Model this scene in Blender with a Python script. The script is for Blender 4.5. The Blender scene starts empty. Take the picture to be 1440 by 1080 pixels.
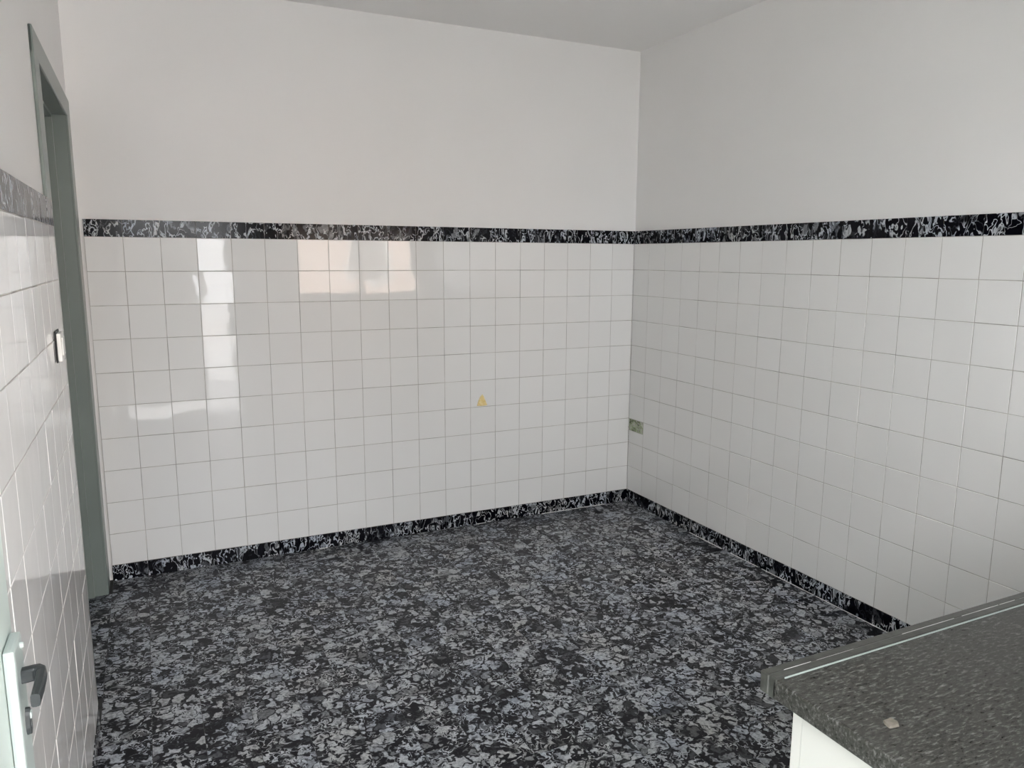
import bpy, bmesh, math, random
from mathutils import Vector, Matrix

random.seed(7)
SC = bpy.context.scene
COL = SC.collection

# ------------------------------------------------------------------ camera
# world: right tiled wall face x = 0, back tiled wall face y = 0, floor z = 0
CAM = Vector((-2.62654, -3.81611, 1.49414))
YAW, PITCH, ROLL, FPX = 0.446997, -0.164712, 0.004672, 1070.86
f = Vector((math.sin(YAW) * math.cos(PITCH), math.cos(YAW) * math.cos(PITCH), math.sin(PITCH)))
r = Vector((math.cos(YAW), -math.sin(YAW), 0))
u = r.cross(f)
c, s = math.cos(ROLL), math.sin(ROLL)
r2, u2 = r * c + u * s, u * c - r * s
cam_d = bpy.data.cameras.new('camera')
cam_d.sensor_fit = 'HORIZONTAL'
cam_d.sensor_width = 36.0
cam_d.lens = FPX / 1440.0 * 36.0
cam_d.clip_start = 0.01
cam = bpy.data.objects.new('camera', cam_d)
COL.objects.link(cam)
cam.matrix_world = Matrix(((r2.x, u2.x, -f.x, CAM.x), (r2.y, u2.y, -f.y, CAM.y),
                           (r2.z, u2.z, -f.z, CAM.z), (0, 0, 0, 1)))
SC.camera = cam

# ------------------------------------------------------------------ light
world = bpy.data.worlds.new('overcast_sky')
SC.world = world
world.use_nodes = True
bg = world.node_tree.nodes['Background']
bg.inputs['Color'].default_value = (0.965, 0.968, 0.985, 1)
bg.inputs['Strength'].default_value = 7.5

sun_d = bpy.data.lights.new('sun', 'SUN')
sun_d.energy = 16.0
sun_d.angle = math.radians(3)
sun_d.color = (1.0, 0.965, 0.93)
sun = bpy.data.objects.new('sun', sun_d)
COL.objects.link(sun)
sun.rotation_euler = (Vector((0.72, -0.34, -0.62))).to_track_quat('-Z', 'Y').to_euler()


def portal(name, loc, sx, sz):
    d = bpy.data.lights.new(name, 'AREA')
    d.shape = 'RECTANGLE'
    d.size, d.size_y = sx, sz
    d.cycles.is_portal = True
    o = bpy.data.objects.new(name, d)
    COL.objects.link(o)
    o.location = loc
    o.rotation_euler = Vector((0, 1, 0)).to_track_quat('-Z', 'Z').to_euler()


portal('doorway_daylight', (-2.36, -3.93, 1.06), 1.0, 2.14)
portal('window_daylight', (-0.69, -3.93, 1.46), 1.22, 0.74)

SC.view_settings.view_transform = 'Standard'
SC.view_settings.look = 'None'
SC.view_settings.gamma = 1.0
SC.view_settings.use_curve_mapping = False
SC.view_settings.exposure = 0.93
SC.cycles.use_denoising = True
SC.cycles.max_bounces = 12
SC.cycles.diffuse_bounces = 8
SC.cycles.glossy_bounces = 5


# ------------------------------------------------------------------ materials
class NT:
    def __init__(self, name):
        self.m = bpy.data.materials.new(name)
        self.m.use_nodes = True
        self.t = self.m.node_tree
        self.b = self.t.nodes['Principled BSDF']

    def n(self, kind, **kw):
        nd = self.t.nodes.new(kind)
        for k, v in kw.items():
            setattr(nd, k, v)
        return nd

    def put(self, sock, v):
        if hasattr(v, 'is_linked'):
            self.t.links.new(v, sock)
        else:
            sock.default_value = v

    def math(self, op, a, b=0.0, cc=0.0):
        nd = self.n('ShaderNodeMath', operation=op)
        self.put(nd.inputs[0], a)
        self.put(nd.inputs[1], b)
        self.put(nd.inputs[2], cc)
        return nd.outputs[0]

    def vmath(self, op, a, b=(0, 0, 0)):
        nd = self.n('ShaderNodeVectorMath', operation=op)
        self.put(nd.inputs[0], a)
        self.put(nd.inputs[1], b)
        return nd.outputs[0]

    def scale(self, a, k):
        nd = self.n('ShaderNodeVectorMath', operation='SCALE')
        self.put(nd.inputs[0], a)
        self.put(nd.inputs['Scale'], k)
        return nd.outputs[0]

    def noise(self, vec, scale, detail=3.0, rough=0.5, dist=0.0):
        nd = self.n('ShaderNodeTexNoise')
        self.put(nd.inputs['Vector'], vec)
        nd.inputs['Scale'].default_value = scale
        nd.inputs['Detail'].default_value = detail
        nd.inputs['Roughness'].default_value = rough
        nd.inputs['Distortion'].default_value = dist
        return nd

    def voro(self, vec, scale, feature='F1'):
        nd = self.n('ShaderNodeTexVoronoi', feature=feature)
        self.put(nd.inputs['Vector'], vec)
        nd.inputs['Scale'].default_value = scale
        return nd

    def step(self, v, lo, hi, a=0.0, b=1.0):
        nd = self.n('ShaderNodeMapRange', interpolation_type='SMOOTHSTEP')
        self.put(nd.inputs['Value'], v)
        self.put(nd.inputs['From Min'], lo)
        self.put(nd.inputs['From Max'], hi)
        self.put(nd.inputs['To Min'], a)
        self.put(nd.inputs['To Max'], b)
        return nd.outputs[0]

    def ramp(self, v, stops):
        nd = self.n('ShaderNodeValToRGB')
        el = nd.color_ramp.elements
        while len(el) < len(stops):
            el.new(0.5)
        for e, (p, col) in zip(el, stops):
            e.position = p
            e.color = (*col, 1)
        self.put(nd.inputs[0], v)
        return nd.outputs[0]

    def mix(self, fac, a, b, blend='MIX'):
        nd = self.n('ShaderNodeMix', data_type='RGBA', blend_type=blend)
        self.put(nd.inputs[0], fac)
        self.put(nd.inputs[6], a)
        self.put(nd.inputs[7], b)
        return nd.outputs[2]

    def bump(self, h, strength=0.2, dist=0.002):
        nd = self.n('ShaderNodeBump')
        nd.inputs['Strength'].default_value = strength
        nd.inputs['Distance'].default_value = dist
        self.put(nd.inputs['Height'], h)
        self.t.links.new(nd.outputs[0], self.b.inputs['Normal'])

    def set(self, **kw):
        for k, v in kw.items():
            self.put(self.b.inputs[k.replace('_', ' ')], v)
        return self.m


def plain(name, col, rough=0.5, spec=0.5, metal=0.0, var=0.04, vscale=6.0, bump=0.0, bscale=120.0):
    t = NT(name)
    pos = t.n('ShaderNodeNewGeometry').outputs['Position']
    nz = t.noise(pos, vscale, 4.0)
    lo = tuple(x * (1 - var) for x in col)
    hi = tuple(min(1, x * (1 + var)) for x in col)
    cc = t.ramp(nz.outputs[0], [(0.3, lo), (0.7, hi)])
    if bump:
        t.bump(t.noise(pos, bscale, 3.0).outputs[0], bump, 0.001)
    t.set(Base_Color=cc, Roughness=rough, Metallic=metal)
    t.b.inputs['Specular IOR Level'].default_value = spec
    return t.m


M = {}
M['paint'] = plain('white_wall_paint', (0.868, 0.857, 0.848), 0.75, 0.25, var=0.015, vscale=1.5, bump=0.06, bscale=160)
M['ceiling'] = plain('white_ceiling_paint', (0.87, 0.86, 0.85), 0.85, 0.2, var=0.012, vscale=1.2)
M['hall'] = plain('hall_plaster', (0.62, 0.62, 0.60), 0.8, 0.2)
M['blocker'] = plain('grey_light_blocker', (0.16, 0.16, 0.15), 0.9, 0.1, var=0.1)  # colour of the added wall that darkens the entrance reflection
M['grout'] = plain('aged_joint_grout', (0.46, 0.435, 0.405), 0.9, 0.1, var=0.35, vscale=9)
M['grout_light'] = plain('pale_joint_grout', (0.74, 0.74, 0.73), 0.8, 0.2, var=0.2, vscale=25)
M['grout_dark'] = plain('dark_joint_grout', (0.06, 0.06, 0.06), 0.9, 0.1, var=0.3, vscale=25)
M['mint'] = plain('mint_grey_door_paint', (0.52, 0.59, 0.56), 0.35, 0.4, var=0.03, vscale=3)
M['frame'] = plain('grey_green_frame_paint', (0.205, 0.24, 0.225), 0.32, 0.4, var=0.05, vscale=4)
M['plate'] = plain('pale_satin_plate', (0.38, 0.435, 0.42), 0.35, 0.5, var=0.02)
M['lever'] = plain('dark_lever_metal', (0.028, 0.033, 0.035), 0.42, 0.5, var=0.1, vscale=30)
M['plastic'] = plain('white_switch_plastic', (0.85, 0.84, 0.81), 0.3, 0.5, var=0.02)
M['dark'] = plain('dark_shadow_gap_and_plinth', (0.03, 0.03, 0.03), 0.6, 0.3)  # painted shadow gap behind the switch, and the cabinet plinths
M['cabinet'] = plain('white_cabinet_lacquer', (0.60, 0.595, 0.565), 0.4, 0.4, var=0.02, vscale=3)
M['concrete'] = plain('outdoor_concrete', (0.58, 0.58, 0.58), 0.9, 0.1, var=0.15, vscale=2)
M['facade'] = plain('peach_facade_render', (0.74, 0.58, 0.48), 0.9, 0.1, var=0.06, vscale=1.0)
M['facade_white'] = plain('white_facade_render', (0.8, 0.79, 0.77), 0.9, 0.1, var=0.05, vscale=1.0)
M['shutter'] = plain('window_shutter', (0.25, 0.24, 0.22), 0.6, 0.3)


def wall_tile_material():
    t = NT('white_glazed_tile')
    rnd = t.n('ShaderNodeObjectInfo').outputs['Random']
    pos = t.n('ShaderNodeNewGeometry').outputs['Position']
    cc = t.ramp(rnd, [(0.0, (0.852, 0.842, 0.83)), (0.5, (0.862, 0.853, 0.842)), (1.0, (0.872, 0.864, 0.854))])
    nz = t.noise(pos, 7.0, 2.0)
    cc = t.mix(t.math('MULTIPLY', nz.outputs[0], 0.10), cc, (0.76, 0.745, 0.72, 1))
    t.bump(t.noise(pos, 14.0, 1.0, 0.4).outputs[0], 0.10, 0.004)
    t.set(Base_Color=cc, Roughness=0.035)
    t.b.inputs['Specular IOR Level'].default_value = 0.34
    return t.m


M['tile'] = wall_tile_material()


def marble_material(name, cover, squiggle, rough, spec, stretch=(1, 1, 1), cell=34.0, lw=0.03, sqs=30.0, patch=(0.45, 0.60), dull=0.08):
    """Black ground with pale grey-blue blobs, rings and squiggles."""
    t = NT(name)
    g = t.n('ShaderNodeNewGeometry')
    rnd = t.n('ShaderNodeObjectInfo').outputs['Random']
    off = t.math('MULTIPLY_ADD', rnd, 7.3, t.math('MULTIPLY', g.outputs['Random Per Island'], 5.1))
    comb = t.n('ShaderNodeCombineXYZ')
    t.put(comb.inputs[0], off)
    t.put(comb.inputs[1], t.math('MULTIPLY', off, 1.7))
    t.put(comb.inputs[2], t.math('MULTIPLY', off, 0.6))
    p = t.vmath('ADD', g.outputs['Position'], comb.outputs[0])
    ps = t.vmath('MULTIPLY', p, stretch)
    w1 = t.noise(ps, 24.0, 2.2, 0.55)
    warp = t.scale(t.vmath('SUBTRACT', w1.outputs['Color'], (0.5, 0.5, 0.5)), 0.075)
    pw = t.vmath('ADD', ps, warp)
    edge = t.voro(pw, cell, 'DISTANCE_TO_EDGE').outputs['Distance']
    cv = t.voro(pw, cell, 'F1')
    sep = t.n('ShaderNodeSeparateColor')
    t.put(sep.inputs[0], cv.outputs['Color'])
    ra, rb = sep.outputs[0], sep.outputs[1]
    # pale body of a cell, black seams of uneven width
    wid = t.math('MULTIPLY_ADD', t.noise(p, 8.0, 2.0).outputs[0], 0.50, -0.15)
    body = t.step(edge, wid, t.math('ADD', wid, 0.07))
    # some cells are rings with a dark core
    core = t.math('SUBTRACT', 1.0, t.step(cv.outputs['Distance'], 0.14, 0.34))
    ring = t.step(rb, 0.50, 0.54)
    body = t.math('MULTIPLY', body, t.math('SUBTRACT', 1.0, t.math('MULTIPLY', core, t.math('MULTIPLY', ring, 0.92))))
    lum = t.step(ra, 1.0 - cover - 0.25, 1.0 - cover + 0.45, dull, 1.0)
    body = t.math('MULTIPLY', body, lum)
    # squiggles: contour lines of a distorted noise
    sq = t.noise(pw, sqs, 1.0, 0.5, 0.8).outputs[0]
    line = t.math('SUBTRACT', 1.0, t.step(t.math('ABSOLUTE', t.math('SUBTRACT', sq, 0.52)), lw * 0.45, lw))
    line = t.math('MULTIPLY', line, t.step(t.noise(p, 13.0, 1.0).outputs[0], patch[0], patch[1], 0.05, 1.0))
    # mottling inside the pale parts
    fine = t.step(t.noise(p, 95.0, 4.0, 0.65).outputs[0], 0.30, 0.64, 0.40, 1.0)
    v = t.math('MAXIMUM', t.math('MULTIPLY', body, fine), t.math('MULTIPLY', line, squiggle))
    hue = t.noise(p, 5.0, 2.0)
    pale = t.ramp(hue.outputs[0], [(0.30, (0.43, 0.47, 0.54)), (0.5, (0.49, 0.515, 0.55)), (0.72, (0.48, 0.485, 0.485))])
    cc = t.mix(v, (0.003, 0.003, 0.006, 1), pale)
    t.bump(v, 0.05, 0.0006)
    t.set(Base_Color=cc, Roughness=rough)
    t.b.inputs['Specular IOR Level'].default_value = spec
    return t.m


M['floor'] = marble_material('black_marbled_floor_tile', 0.80, 1.0, 0.36, 0.20, cell=24.0, lw=0.04, sqs=32.0, patch=(0.42, 0.57), dull=0.03)
M['border'] = marble_material('black_marbled_border_tile', 0.14, 1.0, 0.15, 0.16, stretch=(1, 1, 0.55), cell=26.0, lw=0.045, sqs=34.0, patch=(0.36, 0.48), dull=0.0)


def worktop_material():
    t = NT('dark_grey_stone')
    pos = t.n('ShaderNodeNewGeometry').outputs['Position']
    p = t.vmath('MULTIPLY', pos, (0.8, 2.6, 2.0))
    a = t.noise(p, 90.0, 6.0, 0.72, 0.4).outputs[0]
    b = t.noise(pos, 7.0, 4.0, 0.6).outputs[0]
    cc = t.ramp(a, [(0.30, (0.010, 0.010, 0.008)), (0.52, (0.036, 0.036, 0.031)), (0.70, (0.24, 0.24, 0.232))])
    cc = t.mix(t.step(b, 0.35, 0.7, 0.0, 0.35), cc, (0.034, 0.034, 0.029, 1))
    t.bump(a, 0.35, 0.0015)
    t.set(Base_Color=cc, Roughness=t.step(a, 0.3, 0.7, 0.26, 0.42))
    t.b.inputs['Specular IOR Level'].default_value = 0.5
    return t.m


M['stone'] = worktop_material()
M['stone_edge'] = plain('worn_stone_edging', (0.052, 0.054, 0.048), 0.32, 0.5, var=0.35, vscale=40, bump=0.3, bscale=150)


def patch_material(name, stops, scale, bump):
    t = NT(name)
    pos = t.n('ShaderNodeNewGeometry').outputs['Position']
    a = t.noise(pos, scale, 4.0, 0.6).outputs[0]
    t.bump(a, bump, 0.003)
    return t.set(Base_Color=t.ramp(a, stops), Roughness=0.9)


M['green'] = patch_material('green_stained_mortar', [(0.36, (0.09, 0.13, 0.045)), (0.50, (0.36, 0.42, 0.26)), (0.62, (0.58, 0.62, 0.50))], 26, 0.8)
M['yellow'] = patch_material('yellow_glue', [(0.3, (0.80, 0.60, 0.22)), (0.6, (0.90, 0.75, 0.40)), (0.8, (0.92, 0.78, 0.45))], 60, 0.4)
M['flake'] = patch_material('beige_flake', [(0.3, (0.14, 0.125, 0.10)), (0.7, (0.22, 0.20, 0.17))], 80, 0.3)


def glass_material():
    t = NT('clear_window_glass')
    tr = t.n('ShaderNodeBsdfTransparent')
    gl = t.n('ShaderNodeBsdfGlossy')
    gl.inputs['Roughness'].default_value = 0.02
    fr = t.n('ShaderNodeFresnel')
    mx = t.n('ShaderNodeMixShader')
    t.put(mx.inputs[0], fr.outputs[0])
    t.put(mx.inputs[1], tr.outputs[0])
    t.put(mx.inputs[2], gl.outputs[0])
    t.t.links.new(mx.outputs[0], t.t.nodes['Material Output'].inputs['Surface'])
    return t.m


M['glass'] = glass_material()


# ------------------------------------------------------------------ mesh helpers
def mesh_obj(name, verts, faces, mat, parent=None, smooth=False):
    me = bpy.data.meshes.new(name)
    me.from_pydata([tuple(v) for v in verts], [], faces)
    me.update()
    if smooth:
        me.polygons.foreach_set('use_smooth', [True] * len(me.polygons))
    me.materials.append(M[mat])
    o = bpy.data.objects.new(name, me)
    COL.objects.link(o)
    o.parent = parent
    return o


def bm_obj(name, bm, mat, parent=None, smooth=False):
    bmesh.ops.recalc_face_normals(bm, faces=bm.faces)
    me = bpy.data.meshes.new(name)
    bm.to_mesh(me)
    bm.free()
    if smooth:
        me.polygons.foreach_set('use_smooth', [True] * len(me.polygons))
    me.materials.append(M[mat])
    o = bpy.data.objects.new(name, me)
    COL.objects.link(o)
    o.parent = parent
    return o


def add_box(bm, x0, x1, y0, y1, z0, z1, bevel=0.0, seg=2):
    vs = [bm.verts.new((x, y, z)) for x in (x0, x1) for y in (y0, y1) for z in (z0, z1)]
    fs = [(0, 1, 3, 2), (4, 6, 7, 5), (0, 4, 5, 1), (2, 3, 7, 6), (0, 2, 6, 4), (1, 5, 7, 3)]
    faces = [bm.faces.new([vs[i] for i in q]) for q in fs]
    if bevel:
        es = list({e for fc in faces for e in fc.edges})
        bmesh.ops.bevel(bm, geom=es, offset=bevel, segments=seg, profile=0.6, affect='EDGES')


def box(name, x0, x1, y0, y1, z0, z1, mat, parent=None, bevel=0.0, seg=2):
    bm = bmesh.new()
    add_box(bm, x0, x1, y0, y1, z0, z1, bevel, seg)
    return bm_obj(name, bm, mat, parent)


def boxes(name, lst, mat, parent=None):
    bm = bmesh.new()
    for b in lst:
        add_box(bm, *b)
    return bm_obj(name, bm, mat, parent)


def empty(name, loc=(0, 0, 0)):
    o = bpy.data.objects.new(name, None)
    o.empty_display_size = 0.1
    COL.objects.link(o)
    o.location = loc
    return o


def tag(o, label, cat=None, group=None, kind=None):
    o['label'] = label
    if cat:
        o['category'] = cat
    if group:
        o['group'] = group
    if kind:
        o['kind'] = kind
    return o


def tile_mesh(name, w, h, t, bev, mat):
    """Cushion-edged tile, local XY face, normal +Z, centred."""
    a, b = w / 2, h / 2
    vs, fs = [], []
    for (k, z) in ((0.0, 0.0), (0.0, t - bev), (bev * 0.3, t - bev * 0.3), (bev, t)):
        vs += [(-a + k, -b + k, z), (a - k, -b + k, z), (a - k, b - k, z), (-a + k, b - k, z)]
    for lv in range(3):
        o = lv * 4
        for i in range(4):
            j = (i + 1) % 4
            fs.append((o + i, o + j, o + 4 + j, o + 4 + i))
    fs.append((12, 13, 14, 15))
    fs.append((3, 2, 1, 0))
    me = bpy.data.meshes.new(name)
    me.from_pydata(vs, [], fs)
    me.update()
    me.materials.append(M[mat])
    return me


def place(name, me, mat4, parent, label=None, kind=None):
    o = bpy.data.objects.new(name, me)
    COL.objects.link(o)
    o.parent = parent
    o.matrix_local = mat4
    if label:
        o['label'] = label
    return o


def basis(xa, ya, org):
    xa, ya = Vector(xa), Vector(ya)
    za = xa.cross(ya)
    return Matrix(((xa.x, ya.x, za.x, org[0]), (xa.y, ya.y, za.y, org[1]), (xa.z, ya.z, za.z, org[2]), (0, 0, 0, 1)))


def wobble(deg):
    a = math.radians(deg)
    return (Matrix.Rotation(random.gauss(0, a), 4, 'X') @ Matrix.Rotation(random.gauss(0, a), 4, 'Y'))


# ------------------------------------------------------------------ room shell
T = 0.15
Z0 = 0.075                 # top of the black skirting tiles
ZB = Z0 + 10 * T           # 1.575, foot of the black border
ZT = ZB + 0.075            # 1.65, top of the border
XL = -19 * T               # -2.85, left tile face
YF = -3.65                 # inner face of the window wall
H = 2.655
PL = 0.014                 # painted plaster lies this far behind the tile faces
TT = 0.008                 # tile thickness

wb = tag(box('wall_back', XL - 0.15, 0.25, PL, 0.25, 0, H, 'paint'), 'painted white wall with white tiles below and black border, left of the far corner', kind='structure')
wr = tag(box('wall_right', PL, 0.25, YF, PL, 0, H, 'paint'), 'painted white wall with white tiles running towards the stone worktop', kind='structure')
ce = tag(box('ceiling', XL - 1.5, 0.25, YF - 0.25, 0.25, H, H + 0.2, 'ceiling'), 'plain white painted ceiling', kind='structure')

XP = XL - 0.022            # plaster of the left wall
XO = XP - 0.12             # its far side, towards the hall
OY0, OY1, OZ = -1.13, -0.12, 2.09
wl = tag(boxes('wall_left', [(XO, XP, YF, OY0, 0, H), (XO, XP, OY1, PL, 0, H), (XO, XP, OY0, OY1, OZ, H)], 'paint'),
         'white wall seen nearly edge on, tiled below, with a doorway beside the corner', kind='structure')

# window wall with the doorway the photo is taken from
DX0, DX1, DZ = -2.85, -1.87, 2.12
WX0, WX1, WZ0, WZ1 = -1.30, -0.08, 1.10, 1.82
yb, yo = YF - 0.25, YF
tag(boxes('wall_front', [(XL - 0.15, DX0, yb, yo, 0, H), (DX1, WX0, yb, yo, 0, H), (WX1, 0.25, yb, yo, 0, H),
                         (DX0, DX1, yb, yo, DZ, H), (WX0, WX1, yb, yo, 0, WZ0), (WX0, WX1, yb, yo, WZ1, H)], 'paint'),
    'white wall with the window above the worktop and the entrance', kind='structure')

# hall behind the left doorway
tag(boxes('wall_hall', [(XO - 1.3, XO - 1.2, -2.2, 0.25, 0, H), (XO - 1.2, XO, -2.3, -2.2, 0, H), (XO - 1.2, XO, 0.15, 0.25, 0, H)], 'hall'),
    'plain hall walls beyond the grey-green door frame', kind='structure')

# ------------------------------------------------------------------ floor of black marbled tiles
fl = tag(boxes('floor', [(XL - 0.15, 0.02, YF - 0.25, 0.02, -0.12, -0.0012), (XO - 1.3, XL - 0.15, -2.3, 0.25, -0.12, -0.0012)], 'grout_dark'),
         'floor of black tiles marbled with pale grey blobs', kind='structure')
fm = tile_mesh('floor_tile', T - 0.0012, T - 0.0012, TT, 0.0008, 'floor')


def in_view(x, y):
    d = Vector((x, y, 0)) - CAM
    zc = d.dot(f)
    if zc < 0.2:
        return None
    px, py = 720 + FPX * d.dot(r2) / zc, 540 - FPX * d.dot(u2) / zc
    if not (95 < px < 1330 and py < 1130):
        return None
    if px > 1060 and py > 925:
        return None
    return zc


spots = []
for i in range(20):
    for j in range(26):
        x, y = -T * (i + 0.5), -T * (j + 0.5)
        if y < YF - 0.25 + 0.07:
            continue
        spots.append((x, y, in_view(x, y)))
seen = sorted([q for q in spots if q[2] is not None], key=lambda q: q[2])[:300]
seen_set = {(q[0], q[1]) for q in seen}
rest_v, rest_f = [], []
for (x, y, zc) in spots:
    if x < XL and not (OY0 + 0.04 < y < OY1):
        continue
    if (x, y) in seen_set:
        place('floor_tile', fm, Matrix.Translation((x, y, -TT + random.uniform(-0.0003, 0.0003))) @ Matrix.Rotation(random.choice((0, 1, 2, 3)) * math.pi / 2, 4, 'Z') @ wobble(0.06), fl)
    else:
        o = len(rest_v)
        rest_v += [Vector(v.co) + Vector((x, y, -TT)) for v in fm.vertices]
        rest_f += [tuple(k + o for k in pl.vertices) for pl in fm.polygons]
ro = mesh_obj('floor_tiling', rest_v, rest_f, 'floor', fl)
ro['kind'] = 'stuff'

# ------------------------------------------------------------------ wall tiles
J = 0.0018                                          # joint width
wm = tile_mesh('tile', T - J, T - J, TT, 0.0017, 'tile')
bm_ = tile_mesh('border_tile', T - 0.0012, 0.075 - 0.001, TT + 0.001, 0.0010, 'border')
sm = tile_mesh('skirting_tile', T - 0.0012, 0.075 - 0.001, TT + 0.002, 0.0010, 'border')
# corner tile broken in half, and its stub
half = tile_mesh('broken_tile', T - J, 0.076, TT, 0.0020, 'tile')


def tile_wall(wall, side, bed, n, origin, xa, skip=()):
    """Grout bed, ten rows of tiles, border and skirting along one wall.
    origin = start of the first column on the tile face at floor level; xa = unit step."""
    xa = Vector(xa)
    ya = Vector((0, 0, 1))
    za = xa.cross(ya)
    tag(box('grout_bed', *bed, 'grout', wall), 'thin grey joints between the tiles')
    bb = tag(box('baseboard_' + side, *[v for v in bed[:4]], 0.0, Z0 - 0.002, 'grout_dark'),
             'low black marbled skirting along the %s wall' % {'back': 'far', 'right': 'long', 'left': 'doorway'}[side], kind='structure')
    for i in range(n):
        base = Vector(origin) + xa * (T * (i + 0.5)) - za * TT
        for k in range(10):
            if (i, k) in skip:
                continue
            p = base + ya * (Z0 + T * (k + 0.5))
            p += za * random.uniform(-0.0003, 0.0004) + xa * random.uniform(-0.0003, 0.0003) + ya * random.uniform(-0.0003, 0.0003)
            place('tile', wm, basis(xa, ya, p) @ wobble(0.16), wall)
        place('border_tile', bm_, basis(xa, ya, base + ya * (ZB + 0.0375)) @ wobble(0.15), wall)
        place('skirting_tile', sm, basis(xa, ya, base + ya * (Z0 / 2)) @ wobble(0.10), bb)
    return bb


GB = 0.0012
tile_wall(wb, 'back', (XL, 0.0, GB, PL, 0.0, ZT - 0.001), 19, (XL, 0, 0), (1, 0, 0))
tile_wall(wr, 'right', (GB, PL, YF, 0.0, 0.0, ZT - 0.001), 24, (0, 0, 0), (0, -1, 0), skip={(0, 2)})
tile_wall(wl, 'left', (XP, XL - GB, YF, -1.25, 0.0, ZT - 0.001), 16, (XL, YF, 0), (0, 1, 0))

# broken corner tile on the right wall, green stained mortar above the stub
place('tile', half, basis((0, -1, 0), (0, 0, 1), (TT, -0.075, Z0 + 2 * T + 0.0385)) @ wobble(0.2), wr)
bm = bmesh.new()
N1, N2 = 22, 11
grid = []
rg = random.Random(3)
for a in range(N1 + 1):
    row = []
    for b in range(N2 + 1):
        yy = -0.003 - 0.144 * a / N1
        zz = Z0 + 2 * T + 0.079 + 0.069 * b / N2
        e = 0.0 if a in (0, N1) or b in (0, N2) else rg.uniform(-0.0035, 0.0015)
        row.append(bm.verts.new((0.0008 - e - (0.003 if (a + b * 2) % 7 < 3 and e else 0), yy, zz)))
    grid.append(row)
for a in range(N1):
    for b in range(N2):
        bm.faces.new((grid[a][b], grid[a + 1][b], grid[a + 1][b + 1], grid[a][b + 1]))
mp = bm_obj('mortar_patch', bm, 'green', wr, smooth=True)
mp['label'] = 'rough green stained mortar where a corner tile broke off'

# chipped dark edge down the corner below the patch
bm = bmesh.new()
for k in range(9):
    z = 0.36 + k * 0.013
    w = rg.uniform(0.001, 0.0035)
    add_box(bm, -w, 0.0, -0.001 - w, 0.0, z, z + rg.uniform(0.005, 0.012))
cj = bm_obj('corner_chip', bm, 'grout', wr)
cj['label'] = 'dark chipped joint in the corner'

# pale grout lines where floor and skirting meet
bm = bmesh.new()
y = -0.62
while y > -2.55:
    ln = rg.uniform(0.05, 0.22)
    w = rg.uniform(0.0015, 0.004)
    add_box(bm, -0.0030 - w, -0.0015, y - ln, y, -0.0005, 0.0022)
    y -= ln + (rg.uniform(0.0, 0.10) if rg.random() < 0.4 else 0.0)
gj = bm_obj('grout_line', bm, 'grout_light', fl)
gj['label'] = 'thin pale grout line along the skirting'
bm = bmesh.new()
for (x0, x1) in ((-0.60, -0.34), (-0.335, -0.17), (-1.02, -0.96), (-1.9, -1.86)):
    add_box(bm, x0, x1, -0.006, -0.0015, -0.0005, 0.0022)
gj = bm_obj('grout_line', bm, 'grout_light', fl)
gj['label'] = 'thin pale grout line along the skirting'

# ------------------------------------------------------------------ grey-green door frame in the left wall
d1 = tag(empty('door_1', (XP, -0.62, 0)), 'grey-green painted door frame without a leaf, beside the back corner', kind='structure')
LY0, LY1, LZ = -1.09, -0.155, 2.052                   # clear opening
XA = XP + 0.010                                       # face of the architrave


def dbox(name, x0, x1, y0, y1, z0, z1, mat, bevel=0.0, parent=None, o=d1):
    b = box(name, x0 - o.location.x, x1 - o.location.x, y0 - o.location.y, y1 - o.location.y, z0, z1, mat, parent or o, bevel)
    return b


dbox('jamb', XO - 0.01, XP + 0.002, OY0, LY0, 0, OZ, 'frame', 0.002)
dbox('jamb', XO - 0.01, XP + 0.002, LY1, OY1, 0, OZ, 'frame', 0.002)
dbox('head_jamb', XO - 0.01, XP + 0.002, LY0 + 0.001, LY1 - 0.001, LZ, OZ, 'frame', 0.002)
dbox('architrave', XP, XA, -1.215, LY0 + 0.002, 0, 2.125, 'frame', 0.004)
dbox('architrave', XP, XA, LY1 - 0.002, -0.022, 0, 2.125, 'frame', 0.004)
dbox('architrave', XP, XA + 0.0005, -1.215, -0.022, LZ - 0.002, 2.128, 'frame', 0.004)
XS = XP - 0.045
dbox('door_stop', XO - 0.008, XS, LY1 - 0.013, LY1 + 0.001, 0, LZ, 'frame', 0.002)
dbox('door_stop', XO - 0.008, XS, LY0 - 0.001, LY0 + 0.013, 0, LZ, 'frame', 0.002)
dbox('door_stop', XO - 0.008, XS, LY0 + 0.012, LY1 - 0.012, LZ - 0.013, LZ + 0.001, 'frame', 0.002)

# ------------------------------------------------------------------ open entrance door along the left wall
XD = -2.800                                           # room-side face of the leaf
d2 = tag(empty('door_2', (XD - 0.02, -3.66, 0)), 'pale mint entrance door swung open against the tiled wall, with dark lever', kind='structure')
leaf = dbox('leaf', XD - 0.036, XD, -3.655, -2.775, 0.012, 2.06, 'mint', 0.003, o=d2)
hp = dbox('handle_plate', XD + 0.0003, XD + 0.0125, -2.853, -2.797, 0.858, 1.052, 'plate', 0.004, o=d2)


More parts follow.
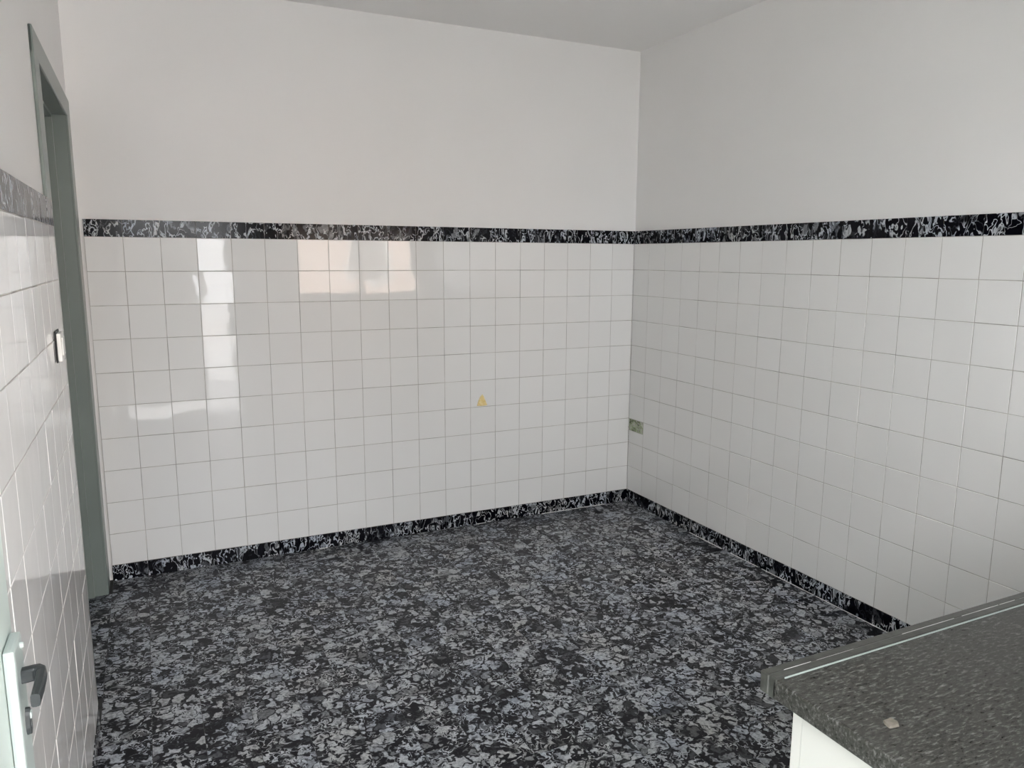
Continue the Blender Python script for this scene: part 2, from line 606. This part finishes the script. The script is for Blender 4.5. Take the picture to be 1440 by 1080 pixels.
def tube(bm, pts, rx, rz, seg=12):
    """Swept oval bar; rx, rz half-sizes per point, in the frame side x up."""
    rings = []
    for i, p in enumerate(pts):
        p = Vector(p)
        d = (Vector(pts[min(i + 1, len(pts) - 1)]) - Vector(pts[max(i - 1, 0)])).normalized()
        sd = d.cross(Vector((0, 0, 1))).normalized()
        up = sd.cross(d)
        ring = []
        for k in range(seg):
            a = 2 * math.pi * k / seg
            ca, sa = math.cos(a), math.sin(a)
            e = 0.5
            ring.append(bm.verts.new(p + sd * (rx[i] * math.copysign(abs(ca) ** e, ca)) + up * (rz[i] * math.copysign(abs(sa) ** e, sa))))
        rings.append(ring)
    for a, b in zip(rings, rings[1:]):
        for k in range(seg):
            bm.faces.new((a[k], a[(k + 1) % seg], b[(k + 1) % seg], b[k]))
    bm.faces.new(rings[0][::-1])
    bm.faces.new(rings[-1])


ox, oy = d2.location.x, d2.location.y
bm = bmesh.new()
yl, zl = -2.822, 1.006
pts = [(XD + 0.012 - ox, yl - oy, zl), (XD + 0.024 - ox, yl - oy, zl + 0.001), (XD + 0.0285 - ox, yl - oy, zl + 0.001),
       (XD + 0.0325 - ox, yl - 0.004 - oy, zl + 0.001), (XD + 0.0335 - ox, yl - 0.008 - oy, zl + 0.0005),
       (XD + 0.0335 - ox, yl - 0.035 - oy, zl - 0.001), (XD + 0.0325 - ox, yl - 0.062 - oy, zl - 0.002)]
tube(bm, pts, [0.0075] * 3 + [0.006, 0.0055, 0.0052, 0.0048], [0.0085] * 3 + [0.0085, 0.0085, 0.0085, 0.008])
lv = bm_obj('lever_handle', bm, 'lever', hp, smooth=False)
lv['label'] = 'dark metal lever'
bm = bmesh.new()
R1 = [(XD + 0.0125, 0.017), (XD + 0.0175, 0.016)]
ring = []
SEG = 20
for (xx, q) in [(XD + 0.0122, 0.0), (XD + 0.0122, 1.0), (XD + 0.0172, 0.96), (XD + 0.0172, 0.62), (XD + 0.0135, 0.58)]:
    ring.append([bm.verts.new((xx - ox, -2.824 - oy + 0.0085 * max(q, 0.3) * math.cos(2 * math.pi * k / SEG), 0.949 + 0.0175 * max(q, 0.3) * math.sin(2 * math.pi * k / SEG))) for k in range(SEG)])
for a, b in zip(ring, ring[1:]):
    for k in range(SEG):
        bm.faces.new((a[k], a[(k + 1) % SEG], b[(k + 1) % SEG], b[k]))
bm.faces.new(ring[-1])
ke = bm_obj('key_escutcheon', bm, 'lever', hp)
ke['label'] = 'dark oval keyhole rim'
dbox('cylinder_lock', XD + 0.0120, XD + 0.0190, -2.828, -2.820, 0.953, 0.961, 'plate', 0.001, hp, d2)
for zz in (1.040, 0.872):
    bm = bmesh.new()
    bmesh.ops.create_cone(bm, cap_ends=True, segments=12, radius1=0.0042, radius2=0.003, depth=0.004,
                          matrix=Matrix.Translation((XD + 0.0140 - ox, -2.812 - oy, zz)) @ Matrix.Rotation(math.pi / 2, 4, 'Y'))
    bm_obj('screw', bm, 'plate', hp)
for zz in (0.25, 1.75):
    bm = bmesh.new()
    bmesh.ops.create_cone(bm, cap_ends=True, segments=12, radius1=0.008, radius2=0.008, depth=0.09,
                          matrix=Matrix.Translation((XD - 0.004 - ox, -3.664 - oy, zz)))
    bm_obj('hinge', bm, 'plate', d2)

# ------------------------------------------------------------------ light switch on the left wall
sw = tag(empty('light_switch', (XL, -1.46, 1.255)), 'small white light switch on the tiles beside the door frame', 'light switch')
o = box('shadow_gap_plate', 0.0008, 0.004, -0.042, 0.042, -0.042, 0.042, 'dark', sw, 0.001)  # dark rim stands in for the shadow gap round the cover
o = box('cover', 0.0042, 0.0145, -0.040, 0.040, -0.039, 0.036, 'plastic', sw, 0.003)
rk = box('rocker', 0.0140, 0.0175, -0.022, 0.022, -0.024, 0.024, 'plastic', sw, 0.0015)

# ------------------------------------------------------------------ yellow glue remnant on the back wall
bm = bmesh.new()
prof = [(-0.031, 0.0), (-0.026, 0.016), (-0.019, 0.033), (-0.012, 0.045), (-0.007, 0.050), (-0.002, 0.053), (0.003, 0.058),
        (0.008, 0.050), (0.012, 0.046), (0.017, 0.034), (0.023, 0.022), (0.029, 0.009), (0.033, 0.0), (0.012, -0.002), (-0.012, -0.0015)]
ctr = (0.0, 0.018)
rings = []
for (k, d) in ((1.0, -0.0006), (0.93, -0.0035), (0.72, -0.006), (0.38, -0.0045)):
    rings.append([bm.verts.new((ctr[0] + (px - ctr[0]) * k, d + rg.uniform(-0.0006, 0.0006) * (k < 1), ctr[1] + (pz - ctr[1]) * k)) for (px, pz) in prof])
for a, b in zip(rings, rings[1:]):
    for k in range(len(prof)):
        j = (k + 1) % len(prof)
        bm.faces.new((a[k], a[j], b[j], b[k]))
bm.faces.new(rings[-1])
yo_ = bm_obj('glue_remnant', bm, 'yellow', None, smooth=True)
yo_.scale = (0.98, 1, 1.1)
yo_.location = (-0.982, 0.0, 0.682)
tag(yo_, 'small yellow triangular glue lump stuck on a white tile', 'glue lump')

# ------------------------------------------------------------------ worktop and base cabinets under the window
WZ = 0.900
wt = tag(empty('worktop', (-0.93, -3.34, 0.868)), 'dark grey stone worktop on the white base cabinet', 'worktop')


def wbox(name, x0, x1, y0, y1, z0, z1, mat, bevel=0.0, seg=2, par=wt):
    l = wt.location
    return box(name, x0 - l.x, x1 - l.x, y0 - l.y, y1 - l.y, z0 - l.z, z1 - l.z, mat, par, bevel, seg)


wbox('slab', -1.850, -0.011, YF + 0.002, -3.0665, 0.868, WZ - 0.001, 'stone', 0.004, 3)
e1 = wbox('edge_strip', -1.850, -0.011, -3.0598, -3.043, 0.868, WZ, 'stone_edge', 0.003, 3)
e2 = wbox('edge_strip', -1.850, -0.011, -3.0745, -3.0600, 0.868, WZ + 0.0018, 'stone_edge', 0.002, 2)
sl = wbox('edge_highlight_strip', -1.835, -0.011, -3.0762, -3.0747, 0.895, WZ + 0.0012, 'plate', 0.0005, 1)  # highlight on the inner edge of the edging, laid in as a pale strip
sl['label'] = 'white strip standing in for the highlight on the edging'
bm = bmesh.new()
x = -1.82
while x < -0.1:
    ln = rg.uniform(0.03, 0.16)
    if rg.random() < 0.75:
        w = rg.uniform(0.0008, 0.0018)
        add_box(bm, x + 0.93, x + ln + 0.93, -3.0603 + 3.34, -3.0603 + w + 3.34, 0.028, 0.0325 + rg.uniform(0, 0.0006))
    x += ln + rg.uniform(0.0, 0.03)
jl = bm_obj('worn_joint', bm, 'grout_light', wt)
jl['label'] = 'broken pale joint line'
jl['kind'] = 'stuff'

bm = bmesh.new()
pr = [(-0.011, -0.006), (0.004, -0.009), (0.011, -0.002), (0.008, 0.007), (-0.004, 0.009), (-0.009, 0.003)]
lo = [bm.verts.new((a, b, 0)) for a, b in pr]
hi = [bm.verts.new((a * 0.85, b * 0.85, 0.0022 + 0.001 * (i % 2))) for i, (a, b) in enumerate(pr)]
for k in range(6):
    bm.faces.new((lo[k], lo[(k + 1) % 6], hi[(k + 1) % 6], hi[k]))
bm.faces.new(hi)
bm.faces.new(lo[::-1])
fk = bm_obj('plaster_flake', bm, 'flake')
fk.location = (-1.790, -3.215, WZ - 0.001)
tag(fk, 'small beige flake lying on the dark stone worktop', 'flake')

CW = 0.604
cab_x = [-1.826, -1.826 + CW + 0.002, -1.826 + 2 * (CW + 0.002)]
names = ['white base cabinet with plain end panel under the worktop end', 'white base cabinet in the middle under the worktop', 'white base cabinet in the corner under the worktop']
for x0, lb in zip(cab_x, names):
    cb = tag(empty('base_cabinet', (x0 + CW / 2, -3.36, 0)), lb, 'cabinet', 'base cabinets under the worktop')
    h = CW / 2
    box('body', -h, h, YF + 0.004 + 3.36, -3.104 + 3.36, 0.10, 0.867, 'cabinet', cb, 0.001, 1)
    box('plinth', -h + 0.003, h - 0.003, YF + 0.03 + 3.36, -3.15 + 3.36, 0.0005, 0.0995, 'dark', cb)
    for sgn in (-1, 1):
        a, b = (-h + 0.001, -0.0015) if sgn < 0 else (0.0015, h - 0.001)
        dr = box('door', a, b, -3.1035 + 3.36, -3.0855 + 3.36, 0.103, 0.862, 'cabinet', cb, 0.002, 2)
        hx = sgn * 0.04
        bm = bmesh.new()
        add_box(bm, hx - 0.005, hx + 0.005, -3.0665 + 3.36, -3.0585 + 3.36, 0.70, 0.82, 0.002)
        for z in (0.712, 0.808):
            add_box(bm, hx - 0.004, hx + 0.004, -3.086 + 3.36, -3.066 + 3.36, z - 0.004, z + 0.004)
        bm_obj('handle', bm, 'plate', dr)

# ------------------------------------------------------------------ window, entrance frame and outdoors
w1 = tag(empty('window_1', ((WX0 + WX1) / 2, YF - 0.14, WZ0)), 'white two-pane window above the stone worktop', kind='structure')
hw, hh = (WX1 - WX0) / 2, WZ1 - WZ0
bm = bmesh.new()
for q in ((-hw, -hw + 0.05, 0.0, hh), (hw - 0.05, hw, 0.0, hh), (-0.035, 0.035, 0.05, hh - 0.05), (-hw + 0.05, hw - 0.05, 0.0, 0.05), (-hw + 0.05, hw - 0.05, hh - 0.05, hh)):
    add_box(bm, q[0], q[1], -0.03, 0.03, q[2], q[3], 0.003)
bm_obj('window_frame', bm, 'plastic', w1)
for sgn in (-1, 1):
    a, b = (-hw + 0.045, -0.03) if sgn < 0 else (0.03, hw - 0.045)
    box('pane', a, b, -0.002, 0.002, 0.045, hh - 0.045, 'glass', w1)
box('window_sill', -hw, hw, 0.03, 0.15, -0.002, 0.018, 'plastic', w1, 0.004)

t1 = tag(boxes('trim_1', [(DX0, DX0 + 0.012, YF - 0.24, YF + 0.004, 0, DZ), (DX1 - 0.03, DX1, YF - 0.24, YF + 0.004, 0, DZ),
                          (DX0 + 0.012, DX1 - 0.03, YF - 0.24, YF + 0.004, DZ - 0.03, DZ)], 'mint'),
         'pale mint lining of the entrance', kind='structure')

tag(box('ground_outside', -16, 16, -22, YF - 0.2502, -0.25, -0.06, 'concrete'), 'bare concrete yard outside the window', kind='structure')
tag(box('light_blocker_wall', -5.0, -2.11, -5.05, -4.9, -0.06, 1.74, 'blocker'), 'added grey wall, unseen, darkening the reflection of the entrance', kind='structure')  # added out of view to dim the doorway's light and its reflection
nb = tag(empty('neighbour_house', (3.0, -11.0, -0.06)), 'peach rendered house across the yard outside the window', kind='structure')
box('wall', -3.1, 4.5, -3.0, 0.0, 0.0, 2.75, 'facade', nb)
box('roof', -3.3, 4.7, -3.2, 0.2, 2.75, 2.9, 'facade_white', nb)
for xx in (-2.2, 0.2, 2.6):
    wn = box('window', xx, xx + 1.0, 0.0, 0.03, 1.1, 2.3, 'facade_white', nb)
    box('pane', xx + 0.08, xx + 0.92, 0.031, 0.036, 1.18, 2.22, 'shutter', wn)
